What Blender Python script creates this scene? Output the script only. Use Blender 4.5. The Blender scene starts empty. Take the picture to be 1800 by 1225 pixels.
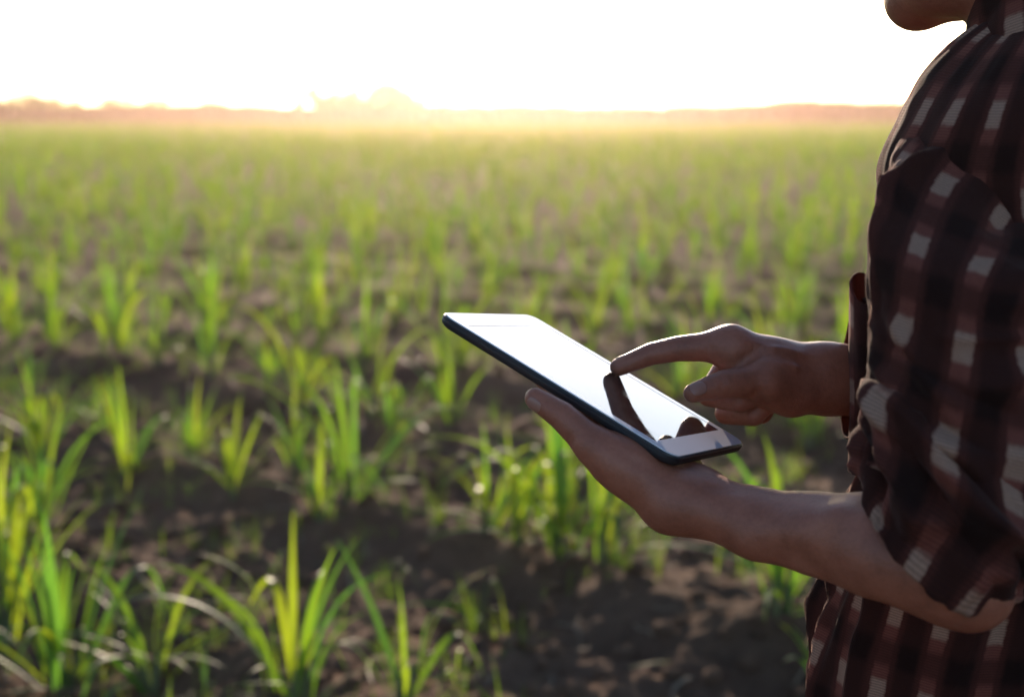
import bpy, math, random
import numpy as np
from mathutils import Vector, Matrix

random.seed(7)
RNG = np.random.default_rng(7)
D = bpy.data
S = bpy.context.scene
COL = S.collection
R = math.radians

# ------------------------------------------------------------------ camera
cam_d = D.cameras.new('camera')
cam = D.objects.new('camera', cam_d); COL.objects.link(cam)
cam.location = (0, 0, 1.38)
cam.rotation_euler = (R(90) - math.atan(409.5 / 2500), 0, 0)
cam_d.lens = 50; cam_d.sensor_width = 36
cam_d.clip_start = 0.05; cam_d.clip_end = 3000
cam_d.dof.use_dof = True
cam_d.dof.focus_distance = 1.17
cam_d.dof.aperture_fstop = 4.2
S.camera = cam

# ------------------------------------------------------------------ sky, sun, exposure
SUN_EL, SUN_AZ = 11.0, -1.0          # degrees; azimuth measured from the view axis, + to the right
w = D.worlds.new('World'); S.world = w; w.use_nodes = True
nt = w.node_tree; nt.nodes.clear()
sky = nt.nodes.new('ShaderNodeTexSky'); sky.sky_type = 'NISHITA'
sky.sun_disc = False
sky.sun_elevation = R(SUN_EL); sky.sun_rotation = R(SUN_AZ)
sky.air_density = 0.8; sky.dust_density = 0.6; sky.ozone_density = 2.0
bg = nt.nodes.new('ShaderNodeBackground'); bg.inputs['Strength'].default_value = 0.135
wo = nt.nodes.new('ShaderNodeOutputWorld')
nt.links.new(sky.outputs[0], bg.inputs[0]); nt.links.new(bg.outputs[0], wo.inputs[0])

sd = D.lights.new('sun', 'SUN'); sd.energy = 4.5; sd.angle = R(0.55); sd.color = (1.0, 0.80, 0.62)
sun = D.objects.new('sun', sd); COL.objects.link(sun)
az, el = R(SUN_AZ), R(SUN_EL)
sdir = Vector((math.sin(az) * math.cos(el), math.cos(az) * math.cos(el), math.sin(el)))
sun.rotation_euler = sdir.to_track_quat('Z', 'Y').to_euler(); sun.location = sdir * 30 + Vector((0, 0, 5))

S.view_settings.view_transform = 'Standard'; S.view_settings.look = 'None'
S.view_settings.gamma = 1.0; S.view_settings.use_curve_mapping = False
S.view_settings.exposure = 1.28
S.cycles.use_denoising = True
S.cycles.max_bounces = 7; S.cycles.transparent_max_bounces = 8
S.cycles.caustics_reflective = False; S.cycles.caustics_refractive = False
S.cycles.sample_clamp_indirect = 6.0
S.cycles.use_adaptive_sampling = False

# ------------------------------------------------------------------ helpers
def W(x, y, z): return np.array((x, y, z))      # a point in the world, metres
def obj(name, me, mat=None, parent=None):
    o = D.objects.new(name, me); COL.objects.link(o)
    if mat is not None and len(me.materials) == 0: me.materials.append(mat)
    if parent is not None: o.parent = parent
    return o

def tag(o, label=None, cat=None, group=None, kind=None):
    if label: o['label'] = label
    if cat: o['category'] = cat
    if group: o['group'] = group
    if kind: o['kind'] = kind
    return o

def empty(name, loc):
    o = D.objects.new(name, None); COL.objects.link(o); o.location = loc
    o.empty_display_size = 0.05
    return o

def mesh_np(name, V, F, uv=None, smooth=True):
    """V (n,3), F (m,4) or (m,3) int arrays; uv per vertex (n,2)"""
    V = np.asarray(V, np.float32); F = np.asarray(F, np.int32)
    me = D.meshes.new(name)
    k = F.shape[1]
    me.vertices.add(len(V)); me.vertices.foreach_set('co', V.ravel())
    me.loops.add(F.size); me.loops.foreach_set('vertex_index', F.ravel())
    me.polygons.add(len(F)); me.polygons.foreach_set('loop_start', np.arange(0, F.size, k, dtype=np.int32))
    me.polygons.foreach_set('loop_total', np.full(len(F), k, np.int32))
    if smooth: me.polygons.foreach_set('use_smooth', np.ones(len(F), bool))
    if uv is not None:
        l = me.uv_layers.new(name='UVMap')
        l.data.foreach_set('uv', np.asarray(uv, np.float32)[F.ravel()].ravel())
    me.update(calc_edges=True); me.validate()
    return me

def attr(me, name, vals):
    a = me.attributes.new(name, 'FLOAT', 'POINT'); a.data.foreach_set('value', np.asarray(vals, np.float32))

def vnoise(P, seed=0):
    """value noise, P (...,3) -> about -1..1"""
    P = np.asarray(P, np.float64); i = np.floor(P).astype(np.int64); f = P - i
    f = f * f * (3 - 2 * f)
    def h(a, b, c):
        n = (a * 374761393 + b * 668265263 + c * 2147483647 + seed * 974634777) & 0xffffffff
        n = ((n ^ (n >> 13)) * 1274126177) & 0xffffffff
        n = n ^ (n >> 16)
        return (n & 0xffff) / 32767.5 - 1
    r = 0
    for dx in (0, 1):
        for dy in (0, 1):
            for dz in (0, 1):
                wgt = (f[..., 0] if dx else 1 - f[..., 0]) * (f[..., 1] if dy else 1 - f[..., 1]) * (f[..., 2] if dz else 1 - f[..., 2])
                r = r + wgt * h(i[..., 0] + dx, i[..., 1] + dy, i[..., 2] + dz)
    return r

def fbm(P, oct=4, seed=0):
    r, a, s = 0, 1.0, 1.0
    P = np.asarray(P, np.float64)
    for k in range(oct):
        r = r + a * vnoise(P * s + 17.3 * k, seed + k); a *= 0.5; s *= 2.03
    return r

def catmull(A, n):
    A = np.asarray(A, float); m = len(A)
    t = np.linspace(0, m - 1, n); i = np.clip(np.floor(t).astype(int), 0, m - 2); f = (t - i)[:, None]
    g = lambda k: A[np.clip(i + k, 0, m - 1)]
    p0, p1, p2, p3 = g(-1), g(0), g(1), g(2)
    return 0.5 * (2 * p1 + (p2 - p0) * f + (2 * p0 - 5 * p1 + 4 * p2 - p3) * f ** 2 + (3 * p1 - p0 - 3 * p2 + p3) * f ** 3)

# ------------------------------------------------------------------ materials
def mat(name):
    m = D.materials.new(name); m.use_nodes = True; t = m.node_tree; t.nodes.clear()
    out = t.nodes.new('ShaderNodeOutputMaterial')
    return m, t, out

def N(t, typ, **kw):
    n = t.nodes.new(typ)
    for k, v in kw.items():
        if k in ('operation', 'blend_type', 'data_type', 'attribute_name', 'noise_dimensions', 'feature', 'wave_type', 'bands_direction', 'attribute_type'):
            setattr(n, k, v)
        else: n.inputs[k].default_value = v
    return n

def math_(t, op, a, b=None, c=None):
    n = t.nodes.new('ShaderNodeMath'); n.operation = op
    for k, v in enumerate((a, b, c)):
        if v is None: continue
        if isinstance(v, (int, float)): n.inputs[k].default_value = v
        else: t.links.new(v, n.inputs[k])
    return n.outputs[0]

def mixc(t, fac, a, b, blend='MIX'):
    n = t.nodes.new('ShaderNodeMix'); n.data_type = 'RGBA'; n.blend_type = blend
    for k, v in ((0, fac), (6, a), (7, b)):
        if isinstance(v, (int, float)): n.inputs[k].default_value = v
        elif isinstance(v, tuple): n.inputs[k].default_value = v + (1,) if len(v) == 3 else v
        else: t.links.new(v, n.inputs[k])
    return n.outputs[2]

def ramp(t, fac, stops):
    n = t.nodes.new('ShaderNodeValToRGB'); e = n.color_ramp.elements
    while len(e) < len(stops): e.new(0.5)
    for k, (p, c) in enumerate(stops):
        e[k].position = p; e[k].color = c + (1,) if len(c) == 3 else c
    t.links.new(fac, n.inputs[0]); return n.outputs[0]

def simple(name, col, rough=0.5, spec=0.5, metal=0.0, coat=0.0, noise=0.12, nscale=40):
    m, t, out = mat(name)
    b = N(t, 'ShaderNodeBsdfPrincipled', Roughness=rough, Metallic=metal)
    b.inputs['Specular IOR Level'].default_value = spec
    b.inputs['Coat Weight'].default_value = coat
    tc = t.nodes.new('ShaderNodeTexCoord')
    nz = N(t, 'ShaderNodeTexNoise', Scale=nscale, Detail=4.0); t.links.new(tc.outputs['Object'], nz.inputs['Vector'])
    c = ramp(t, nz.outputs['Fac'], [(0.3, tuple(x * (1 - noise) for x in col)), (0.7, tuple(min(1, x * (1 + noise)) for x in col))])
    t.links.new(c, b.inputs['Base Color']); t.links.new(b.outputs[0], out.inputs[0])
    return m

def skin_mat():
    m, t, out = mat('skin')
    b = N(t, 'ShaderNodeBsdfPrincipled', Roughness=0.42)
    b.inputs['Specular IOR Level'].default_value = 0.32
    b.inputs['Subsurface Weight'].default_value = 0.20
    b.inputs['Subsurface Radius'].default_value = (1.0, 0.32, 0.16)
    b.inputs['Subsurface Scale'].default_value = 0.009
    tc = t.nodes.new('ShaderNodeTexCoord')
    n1 = N(t, 'ShaderNodeTexNoise', Scale=38.0, Detail=5.0); t.links.new(tc.outputs['Object'], n1.inputs['Vector'])
    n2 = N(t, 'ShaderNodeTexNoise', Scale=300.0, Detail=5.0); t.links.new(tc.outputs['Object'], n2.inputs['Vector'])
    c = ramp(t, n1.outputs['Fac'], [(0.3, (0.225, 0.074, 0.042)), (0.55, (0.295, 0.100, 0.058)), (0.75, (0.325, 0.116, 0.068))])
    c = mixc(t, 0.25, c, ramp(t, n2.outputs['Fac'], [(0.35, (0.5, 0.5, 0.5)), (0.65, (1, 1, 1))]), 'MULTIPLY')
    t.links.new(c, b.inputs['Base Color'])
    v = N(t, 'ShaderNodeTexVoronoi', Scale=900.0); t.links.new(tc.outputs['Object'], v.inputs['Vector'])
    bp = N(t, 'ShaderNodeBump', Strength=0.45, Distance=0.0008)
    h = math_(t, 'ADD', math_(t, 'MULTIPLY', v.outputs['Distance'], 0.6), n2.outputs['Fac'])
    t.links.new(h, bp.inputs['Height']); t.links.new(bp.outputs[0], b.inputs['Normal'])
    t.links.new(b.outputs[0], out.inputs[0]); return m

def plaid_mat(name='plaid_flannel'):
    """checked flannel: pale bands flanked by maroon on brown-black, in UV metres"""
    m, t, out = mat(name)
    uvn = t.nodes.new('ShaderNodeUVMap'); uvn.uv_map = 'UVMap'
    tc = t.nodes.new('ShaderNodeTexCoord')
    nd = N(t, 'ShaderNodeTexNoise', Scale=220.0, Detail=4.0); t.links.new(tc.outputs['Object'], nd.inputs['Vector'])
    sep = t.nodes.new('ShaderNodeSeparateXYZ'); t.links.new(uvn.outputs[0], sep.inputs[0])
    wob = math_(t, 'MULTIPLY', math_(t, 'SUBTRACT', nd.outputs['Fac'], 0.5), 0.0034)
    PU, PV = 0.047, 0.066
    def cell(ax, per):
        x = math_(t, 'ADD', sep.outputs[ax], wob)
        return math_(t, 'ABSOLUTE', math_(t, 'SUBTRACT', math_(t, 'FRACT', math_(t, 'DIVIDE', x, per)), 0.5))   # 0 centre of the pale band
    cu, cv = cell(0, PU), cell(1, PV)
    def band(c, lo, hi):   # 1 below lo, 0 above hi
        n = t.nodes.new('ShaderNodeMapRange'); n.clamp = True
        n.inputs[1].default_value = lo; n.inputs[2].default_value = hi; n.inputs[3].default_value = 1; n.inputs[4].default_value = 0
        t.links.new(c, n.inputs[0]); return n.outputs[0]
    pu, pv = band(cu, 0.13, 0.18), band(cv, 0.13, 0.18)
    ru, rv = band(cu, 0.24, 0.33), band(cv, 0.29, 0.38)
    dark, mar, mid, pale = (0.015, 0.0075, 0.0064), (0.100, 0.029, 0.021), (0.20, 0.060, 0.043), (0.36, 0.205, 0.142)
    c = mixc(t, math_(t, 'MULTIPLY', rv, 0.26), dark, mar)
    c = mixc(t, math_(t, 'MULTIPLY', ru, 0.55), c, mar)
    c = mixc(t, math_(t, 'MULTIPLY', pu, 0.16), c, mid)
    c = mixc(t, math_(t, 'MULTIPLY', math_(t, 'MULTIPLY', pu, rv), 0.9), c, mid)
    c = mixc(t, math_(t, 'MULTIPLY', pu, pv), c, pale)
    # woven threads
    wv = math_(t, 'SINE', math_(t, 'MULTIPLY', sep.outputs[1], 6.2832 / 0.0022))
    wu = math_(t, 'SINE', math_(t, 'MULTIPLY', sep.outputs[0], 6.2832 / 0.0019))
    th = math_(t, 'MULTIPLY', math_(t, 'ADD', wv, wu), 0.25)
    c = mixc(t, math_(t, 'MULTIPLY', math_(t, 'ADD', math_(t, 'MULTIPLY', wv, 0.5), 0.5), 0.38), c, (0.022, 0.011, 0.010))
    fz = N(t, 'ShaderNodeTexNoise', Scale=700.0, Detail=3.0); t.links.new(tc.outputs['Object'], fz.inputs['Vector'])
    c = mixc(t, 0.35, c, ramp(t, fz.outputs['Fac'], [(0.3, (0.45, 0.45, 0.45)), (0.7, (1, 1, 1))]), 'MULTIPLY')
    b = N(t, 'ShaderNodeBsdfPrincipled', Roughness=0.92)
    b.inputs['Specular IOR Level'].default_value = 0.04
    b.inputs['Sheen Weight'].default_value = 0.06; b.inputs['Sheen Roughness'].default_value = 0.4
    b.inputs['Sheen Tint'].default_value = (1.0, 0.75, 0.65, 1)
    bp = N(t, 'ShaderNodeBump', Strength=0.35, Distance=0.0008)
    t.links.new(math_(t, 'ADD', th, math_(t, 'MULTIPLY', fz.outputs['Fac'], 1.2)), bp.inputs['Height'])
    t.links.new(bp.outputs[0], b.inputs['Normal'])
    t.links.new(c, b.inputs['Base Color'])
    tr = t.nodes.new('ShaderNodeBsdfTranslucent'); t.links.new(mixc(t, 0.6, c, (0.55, 0.19, 0.10)), tr.inputs[0])
    mx = N(t, 'ShaderNodeMixShader'); mx.inputs[0].default_value = 0.15
    t.links.new(b.outputs[0], mx.inputs[1]); t.links.new(tr.outputs[0], mx.inputs[2])
    t.links.new(mx.outputs[0], out.inputs[0]); return m

def leaf_mat(name, use_attr, trans=None):
    m, t, out = mat(name)
    if use_attr: rnd = N(t, 'ShaderNodeAttribute', attribute_name='tint').outputs['Fac']
    else: rnd = t.nodes.new('ShaderNodeObjectInfo').outputs['Random']
    tc = t.nodes.new('ShaderNodeTexCoord')
    col = ramp(t, rnd, [(0.0, (0.024, 0.078, 0.034)), (0.45, (0.044, 0.108, 0.026)), (0.93, (0.080, 0.128, 0.026)), (1.0, (0.10, 0.13, 0.035))])
    nz = N(t, 'ShaderNodeTexNoise', Scale=26.0, Detail=3.0); t.links.new(tc.outputs['Object'], nz.inputs['Vector'])
    col = mixc(t, 0.4, col, ramp(t, nz.outputs['Fac'], [(0.3, (0.55, 0.6, 0.55)), (0.7, (1, 1, 1))]), 'MULTIPLY')
    if not use_attr:
        uvn = t.nodes.new('ShaderNodeUVMap'); uvn.uv_map = 'UVMap'
        sep = t.nodes.new('ShaderNodeSeparateXYZ'); t.links.new(uvn.outputs[0], sep.inputs[0])
        rib = math_(t, 'LESS_THAN', math_(t, 'ABSOLUTE', math_(t, 'SUBTRACT', sep.outputs[0], 0.5)), 0.05)
        col = mixc(t, math_(t, 'MULTIPLY', rib, 0.5), col, (0.16, 0.19, 0.08))
        tip = math_(t, 'MULTIPLY', math_(t, 'GREATER_THAN', math_(t, 'ADD', sep.outputs[1], math_(t, 'MULTIPLY', nz.outputs['Fac'], 0.12)), 1.02), 0.8)
        col = mixc(t, tip, col, (0.20, 0.15, 0.07))
    b = N(t, 'ShaderNodeBsdfPrincipled', Roughness=0.55); b.inputs['Specular IOR Level'].default_value = 0.22
    t.links.new(col, b.inputs['Base Color'])
    tr = t.nodes.new('ShaderNodeBsdfTranslucent')
    tcol = ramp(t, rnd, [(0.0, (0.10, 0.27, 0.025)), (0.5, (0.24, 0.40, 0.014)), (0.93, (0.36, 0.45, 0.014)), (1.0, (0.34, 0.44, 0.02))])
    t.links.new(tcol, tr.inputs[0])
    mx = N(t, 'ShaderNodeMixShader'); mx.inputs[0].default_value = trans or (0.40 if use_attr else 0.5)
    t.links.new(b.outputs[0], mx.inputs[1]); t.links.new(tr.outputs[0], mx.inputs[2])
    t.links.new(mx.outputs[0], out.inputs[0]); return m

def soil_mat():
    m, t, out = mat('soil')
    tc = t.nodes.new('ShaderNodeTexCoord')
    n1 = N(t, 'ShaderNodeTexNoise', Scale=1.1, Detail=6.0); n2 = N(t, 'ShaderNodeTexNoise', Scale=23.0, Detail=6.0, Roughness=0.65)
    v = N(t, 'ShaderNodeTexVoronoi', Scale=34.0)
    for n in (n1, n2, v): t.links.new(tc.outputs['Object'], n.inputs['Vector'])
    c = ramp(t, n1.outputs['Fac'], [(0.3, (0.072, 0.043, 0.028)), (0.6, (0.14, 0.083, 0.052)), (0.8, (0.23, 0.132, 0.082))])
    c = mixc(t, 0.6, c, ramp(t, n2.outputs['Fac'], [(0.3, (0.55, 0.52, 0.5)), (0.65, (1, 1, 1)), (0.85, (1.4, 1.3, 1.2))]), 'MULTIPLY')
    b = N(t, 'ShaderNodeBsdfPrincipled', Roughness=1.0); b.inputs['Specular IOR Level'].default_value = 0.06
    bp = N(t, 'ShaderNodeBump', Strength=0.8, Distance=0.02)
    t.links.new(math_(t, 'ADD', n2.outputs['Fac'], math_(t, 'MULTIPLY', v.outputs['Distance'], 0.7)), bp.inputs['Height'])
    t.links.new(bp.outputs[0], b.inputs['Normal']); t.links.new(c, b.inputs['Base Color'])
    t.links.new(b.outputs[0], out.inputs[0]); return m

SKIN, PLAID = skin_mat(), plaid_mat()
LEAF, LEAFS, SOIL = leaf_mat('leaf_green', False), leaf_mat('crop_green', True), soil_mat()
DENSE = leaf_mat('dense_foliage', True, .30)

# ------------------------------------------------------------------ the field: soil sheet with planting ridges
ROW_T = np.array([0.75, -0.66]); ROW_T /= np.linalg.norm(ROW_T)
ROW_N = np.array([-ROW_T[1], ROW_T[0]]) ; ROW_N = ROW_N if ROW_N[1] > 0 else -ROW_N
ROW_C0, ROW_G = 3.30, 1.10

def soil_h(x, y):
    x = np.asarray(x, float); y = np.asarray(y, float)
    P = np.stack([x, y, np.zeros_like(x)], -1)
    warp = 0.16 * vnoise(P * 0.55, 3)
    c = x * ROW_N[0] + y * ROW_N[1] + warp
    ph = (c - ROW_C0) / ROW_G * 2 * np.pi
    d = np.hypot(x, y)
    fade = np.clip(1.25 - d / 60, 0.25, 1)
    ridge = 0.036 * np.cos(ph) + 0.012 * np.cos(2 * ph + 0.7)
    near = np.clip(1.3 - d / 16, 0, 1)
    lump = 0.024 * fbm(P * 4.2, 3, 5) + near * (0.021 * fbm(P * 11.0, 3, 9) + 0.011 * vnoise(P * 30, 21))
    return (ridge + lump) * fade

def axis(a):
    return np.unique(np.concatenate(a))
gx = axis([np.arange(-3.2, 2.4, 0.02), np.arange(-8, 8, 0.13), np.sign(np.linspace(-1, 1, 91)) * 6 * (np.abs(np.linspace(-1, 1, 91)) * 130 + 1) ** 0.98])
gy = axis([np.arange(-6, 2.6, 0.25), np.arange(2.6, 8.0, 0.02), 8 * 1.018 ** np.arange(0, 255), [-700, -300, -120, -50, -20, -10]])
X, Y = np.meshgrid(gx, gy)
Z = soil_h(X, Y)
Z = Z * np.clip((np.hypot(X, Y) < 400) * 1.0, 0, 1)
nx_, ny_ = len(gx), len(gy)
I = np.arange(nx_ * ny_).reshape(ny_, nx_)
F = np.stack([I[:-1, :-1], I[:-1, 1:], I[1:, 1:], I[1:, :-1]], -1).reshape(-1, 4)
soil = obj('ground', mesh_np('ground', np.stack([X, Y, Z], -1).reshape(-1, 3), F), SOIL)
tag(soil, 'dark brown ploughed soil of the field lying in low ridges', kind='structure')

# clods of earth on the ridges
def ico(sub):
    import bmesh
    bm = bmesh.new(); bmesh.ops.create_icosphere(bm, subdivisions=sub, radius=1)
    V = np.array([v.co[:] for v in bm.verts]); F = np.array([[v.index for v in f.verts] for f in bm.faces]); bm.free()
    return V, F
IV, IF = ico(2); IV1, IF1 = ico(1)
cv, cf = [], []; off = 0
for k in range(4600):
    y = 2.7 + 7.5 * RNG.random() ** 1.6; x = (RNG.random() - 0.5) * 1.0 * y + 0.0
    r = 0.005 + 0.028 * RNG.random() ** 4
    big = r > .012; IQ, FQ = (IV, IF) if big else (IV1, IF1)
    V = IQ * (1 + 0.32 * vnoise(IQ * 1.7 + k * 3.1, 4)[:, None]) * r * np.array([1, 1, 0.7]) * RNG.uniform(0.75, 1.25, 3)
    V = V + np.array([x, y, float(soil_h(x, y)) + r * 0.35]); cv.append(V); cf.append(FQ + off); off += len(V)
tag(obj('soil_clods', mesh_np('soil_clods', np.concatenate(cv), np.concatenate(cf)), SOIL), 'crumbled brown clods scattered over the soil', kind='stuff')

# ------------------------------------------------------------------ crop plants
def leaf_geo(L, W, lean, curl, kink=0.0, kpos=0.6, twist=0.0, segs=12, side=0.0, vee=0.28):
    """strap leaf starting at the origin, growing up and bending over towards +X"""
    n = segs + 1; s = np.linspace(0, 1, n)
    ang = lean + curl * s ** 1.7 + kink / (1 + np.exp(-(s - kpos) * 26))
    dx, dz = np.sin(ang), np.cos(ang)
    ds = L / segs
    px = np.concatenate([[0], np.cumsum((dx[1:] + dx[:-1]) / 2 * ds)]); pz = np.concatenate([[0], np.cumsum((dz[1:] + dz[:-1]) / 2 * ds)])
    py = side * L * s ** 2
    wd = W * (0.42 + 0.58 * np.clip(s / 0.3, 0, 1) ** 0.8) * np.clip((1 - s) / 0.55, 0, 1) ** 0.75 * 0.5
    tw = twist * s
    # across vector: y rotated by twist about tangent; normal for the vee
    nxv, nzv = -dz, dx
    ax = np.sin(tw) * nxv; az_ = np.sin(tw) * nzv; ay = np.cos(tw)
    bx = np.cos(tw) * nxv; bz = np.cos(tw) * nzv; by = -np.sin(tw)
    V = []
    for q in (-1, 0, 1):
        e = q * wd; up_ = abs(q) * wd * vee
        V.append(np.stack([px + ax * e + bx * up_, py + ay * e + by * up_, pz + az_ * e + bz * up_], -1))
    V = np.stack(V, 1)                       # n,3,3
    uv = np.stack([np.tile([0, .5, 1], (n, 1)), np.tile(s[:, None], (1, 3))], -1)
    I = np.arange(n * 3).reshape(n, 3)
    F = np.stack([I[:-1, :-1], I[:-1, 1:], I[1:, 1:], I[1:, :-1]], -1).reshape(-1, 4)
    return V.reshape(-1, 3), F, uv.reshape(-1, 2)

SPEC = []        # (length, width, lean, curl, kink, kpos, twist, side)
for k in range(5): SPEC.append((RNG.uniform(.34, .48), RNG.uniform(.012, .022), RNG.uniform(.05, .22), RNG.uniform(.15, .55), 0, .6, RNG.uniform(-.5, .5), RNG.uniform(-.05, .05)))      # erect
for k in range(5): SPEC.append((RNG.uniform(.40, .54), RNG.uniform(.011, .020), RNG.uniform(.2, .45), RNG.uniform(.9, 1.8), 0, .6, RNG.uniform(-.6, .6), RNG.uniform(-.1, .1)))       # arching
for k in range(4): SPEC.append((RNG.uniform(.40, .50), RNG.uniform(.013, .021), RNG.uniform(.25, .5), RNG.uniform(.3, .7), RNG.uniform(1.3, 2.0), RNG.uniform(.5, .68), RNG.uniform(-.6, .6), RNG.uniform(-.08, .08)))   # bent over
for k in range(3): SPEC.append((RNG.uniform(.28, .40), RNG.uniform(.010, .016), RNG.uniform(.8, 1.1), RNG.uniform(.6, .9), 0, .6, RNG.uniform(-.8, .8), RNG.uniform(-.1, .1)))          # low
LEAF_ME = []
for s in SPEC:
    V, F, uv = leaf_geo(*s[:6], twist=s[6], side=s[7])
    LEAF_ME.append(mesh_np('leaf', V, F, uv)); LEAF_ME[-1].materials.append(LEAF)

# short cane stem every plant grows from
def tube_geo(pts, rad, m=8):
    pts = np.asarray(pts, float); n = len(pts)
    tan = np.gradient(pts, axis=0); tan /= np.linalg.norm(tan, axis=1)[:, None]
    ref = np.array([0.31, 0.9, 0.17]); V = []
    for k in range(n):
        a = np.cross(tan[k], ref); a /= np.linalg.norm(a); b = np.cross(tan[k], a)
        th = np.linspace(0, 2 * np.pi, m, endpoint=False)
        V.append(pts[k] + rad[k] * (np.cos(th)[:, None] * a + np.sin(th)[:, None] * b))
    V = np.concatenate(V); I = np.arange(n * m).reshape(n, m); J = np.roll(I, -1, 1)
    F = np.stack([I[:-1], J[:-1], J[1:], I[1:]], -1).reshape(-1, 4)
    return V, F
STEM_MAT = simple('cane_stem', (0.085, 0.10, 0.035), 0.6)
V, F = tube_geo([(0, 0, -.03), (0.002, 0, .03), (0.004, .002, .08), (.004, .004, .12)], [.011, .010, .008, .004])
STEM_ME = mesh_np('stem', V, F); STEM_ME.materials.append(STEM_MAT)

def leaf_set(n, spread=1.0, erect=0.5):
    """list of (spec index, azimuth, extra tilt, scale, base height, base offset)"""
    r = []; a0 = RNG.uniform(0, 6.28); erect *= .78
    for k in range(n):
        u = RNG.random()
        i = RNG.integers(0, 5) if u < erect else (RNG.integers(5, 10) if u < erect + .28 else (RNG.integers(10, 14) if u < erect + .46 else RNG.integers(14, 17)))
        r.append((int(i), a0 + k * 2.4 + RNG.uniform(-.9, .9), RNG.uniform(-.22, .22) * spread, RNG.uniform(.5, 1.2), RNG.uniform(0, .11), RNG.uniform(0, .055)))
    return r

CROP_GROUP = 'young crop plants growing in rows'
def plant_parts(x, y, sc, leaves, label, stems=2, wid=1.0):
    z = float(soil_h(x, y))
    root = empty('crop_plant', (x, y, z - 0.01)); root.scale = (sc,) * 3
    tag(root, label, 'plant', CROP_GROUP)
    for k in range(stems):
        st = obj('stem', STEM_ME, None, root); st.location = (RNG.uniform(-.02, .02), RNG.uniform(-.02, .02), 0); st.rotation_euler = (RNG.uniform(-.2, .2), RNG.uniform(-.2, .2), RNG.uniform(0, 6))
    for (i, a, tl, ls, bz, bo) in leaves:
        o = obj('leaf', LEAF_ME[i], None, root)
        o.location = (math.cos(a) * bo, math.sin(a) * bo, bz)
        o.rotation_euler = Matrix.Rotation(a, 3, 'Z').to_euler() if abs(tl) < 1e-3 else (Matrix.Rotation(a, 3, 'Z') @ Matrix.Rotation(tl, 3, 'Y')).to_euler()
        o.scale = (ls, ls * RNG.uniform(.9, 1.25) * wid, ls)
    return root

# explicitly placed plants: (base x, base y), scale, leaf count, share of erect leaves, label
HERO = [
 ((-1.132, 3.381), 1.12, 15, .5, 'biggest bushy crop plant in the bottom left corner, tall blades and bent leaves'),
 ((-1.357, 3.637), 1.15, 8, .65, 'crop plant cut off by the left edge, upright blades beside the bottom left clump'),
 ((-0.895, 3.345), .95, 9, .1, 'low crop plant with long arching leaves, right of the bottom left clump'),
 ((-0.500, 3.110), 1.0, 9, .35, 'crop plant at the bottom edge with one long thin leaning blade and bent-over tips'),
 ((-0.238, 3.033), .8, 6, .5, 'small leaf tips of a crop plant poking up from the bottom edge, centre left'),
 ((-0.568, 4.820), 1.05, 13, .4, 'crop plant left of centre with bright wide blades above a flopped leaf'),
 ((-0.659, 4.681), .8, 6, .1, 'spreading low crop plant joined to the foot of a bright bladed one'),
 ((0.148, 4.191), 1.22, 16, .3, 'fan-shaped bright crop plant in lit soil just under the hand and tablet'),
 ((0.257, 4.110), .95, 9, .5, 'upright blades of a crop plant just right of the bright fan-shaped one'),
 ((0.009, 4.304), 1.0, 9, .25, 'leaning crop plant between the fan-shaped one and the arching one'),
 ((-0.073, 4.423), .85, 7, .15, 'arching crop plant left of the fan-shaped one under the tablet'),
 ((0.736, 3.701), 1.1, 12, .25, 'crop plant below the forearm, beside the front of the shirt'),
 ((0.764, 3.327), .6, 6, .2, 'little yellow-green crop plant at the hem of the shirt, bottom right'),
 ((-0.821, 5.249), .85, 7, .8, 'crop plant with a single tall bright blade leaning right, middle left'),
 ((-1.932, 5.708), 1.1, 11, .45, 'crop plant at the left edge with wide leaning yellow blades, mid height'),
 ((-1.494, 5.379), .9, 8, .55, 'short crop plant with glinting bent tips, right of the left edge one'),
 ((-1.012, 5.007), .8, 8, .35, 'loose crop plant of thin leaves in the second row, left of the bright blade'),
 ((-0.518, 6.022), .95, 8, .4, 'crop plant with pale blades left of the thumb holding the tablet'),
 ((-0.264, 6.134), .9, 8, .4, 'crop plant directly below the far corner of the tablet'),
 ((-1.844, 8.586), 1.3, 7, .9, 'tall straight crop plant standing out in the dark soil, upper left'),
 ((-2.359, 8.372), 1.25, 6, .3, 'crop plant with one thick blade sloping down right, upper left'),
 ((-0.832, 7.881), 1.15, 8, .7, 'upright crop plant left of the tablet corner'),
 ((0.359, 4.820), .7, 6, .4, 'crop plant half hidden behind the wrist of the lower hand'),
]
hero_xy = []; NEAR = []
for (x, y), sc, n, er, lab in HERO:
    plant_parts(x, y, sc * 1.0, leaf_set(int(n * 1.9), 1.3, er), lab, 3, 1.2); hero_xy.append((x, y))
hero_xy = np.array(hero_xy)

# plants of the rows
cand = []
for k in range(-1, 215):
    c = ROW_C0 + k * ROW_G
    s = -260.0
    step = 0.0
    base = ROW_N * c
    ss = np.arange(-260, 260, 0.23)
    ss = ss + RNG.uniform(-.17, .17, len(ss))
    pts = base[None] + ss[:, None] * ROW_T[None] + RNG.normal(0, .10, (len(ss), 2))
    d = pts[:, 1]
    ok = (d > 3.35) & (np.abs(pts[:, 0]) < 0.58 * d + 1.2) & (d < 208)
    ok &= ~((pts[:, 0] > .05) & (d < 4.4))
    ok &= RNG.random(len(ss)) < np.where(d < 6, .50, np.where(d < 20, .82, np.where(d < 60, .62, np.where(d < 120, .32, .16))))
    cand.append(pts[ok])
cand = np.concatenate(cand)
dd = np.min(np.hypot(cand[:, None, 0] - hero_xy[None, :, 0], cand[:, None, 1] - hero_xy[None, :, 1]), 1)
cand = cand[dd > .24]
cand = cand[np.argsort(np.hypot(cand[:, 0], cand[:, 1]))]
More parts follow.
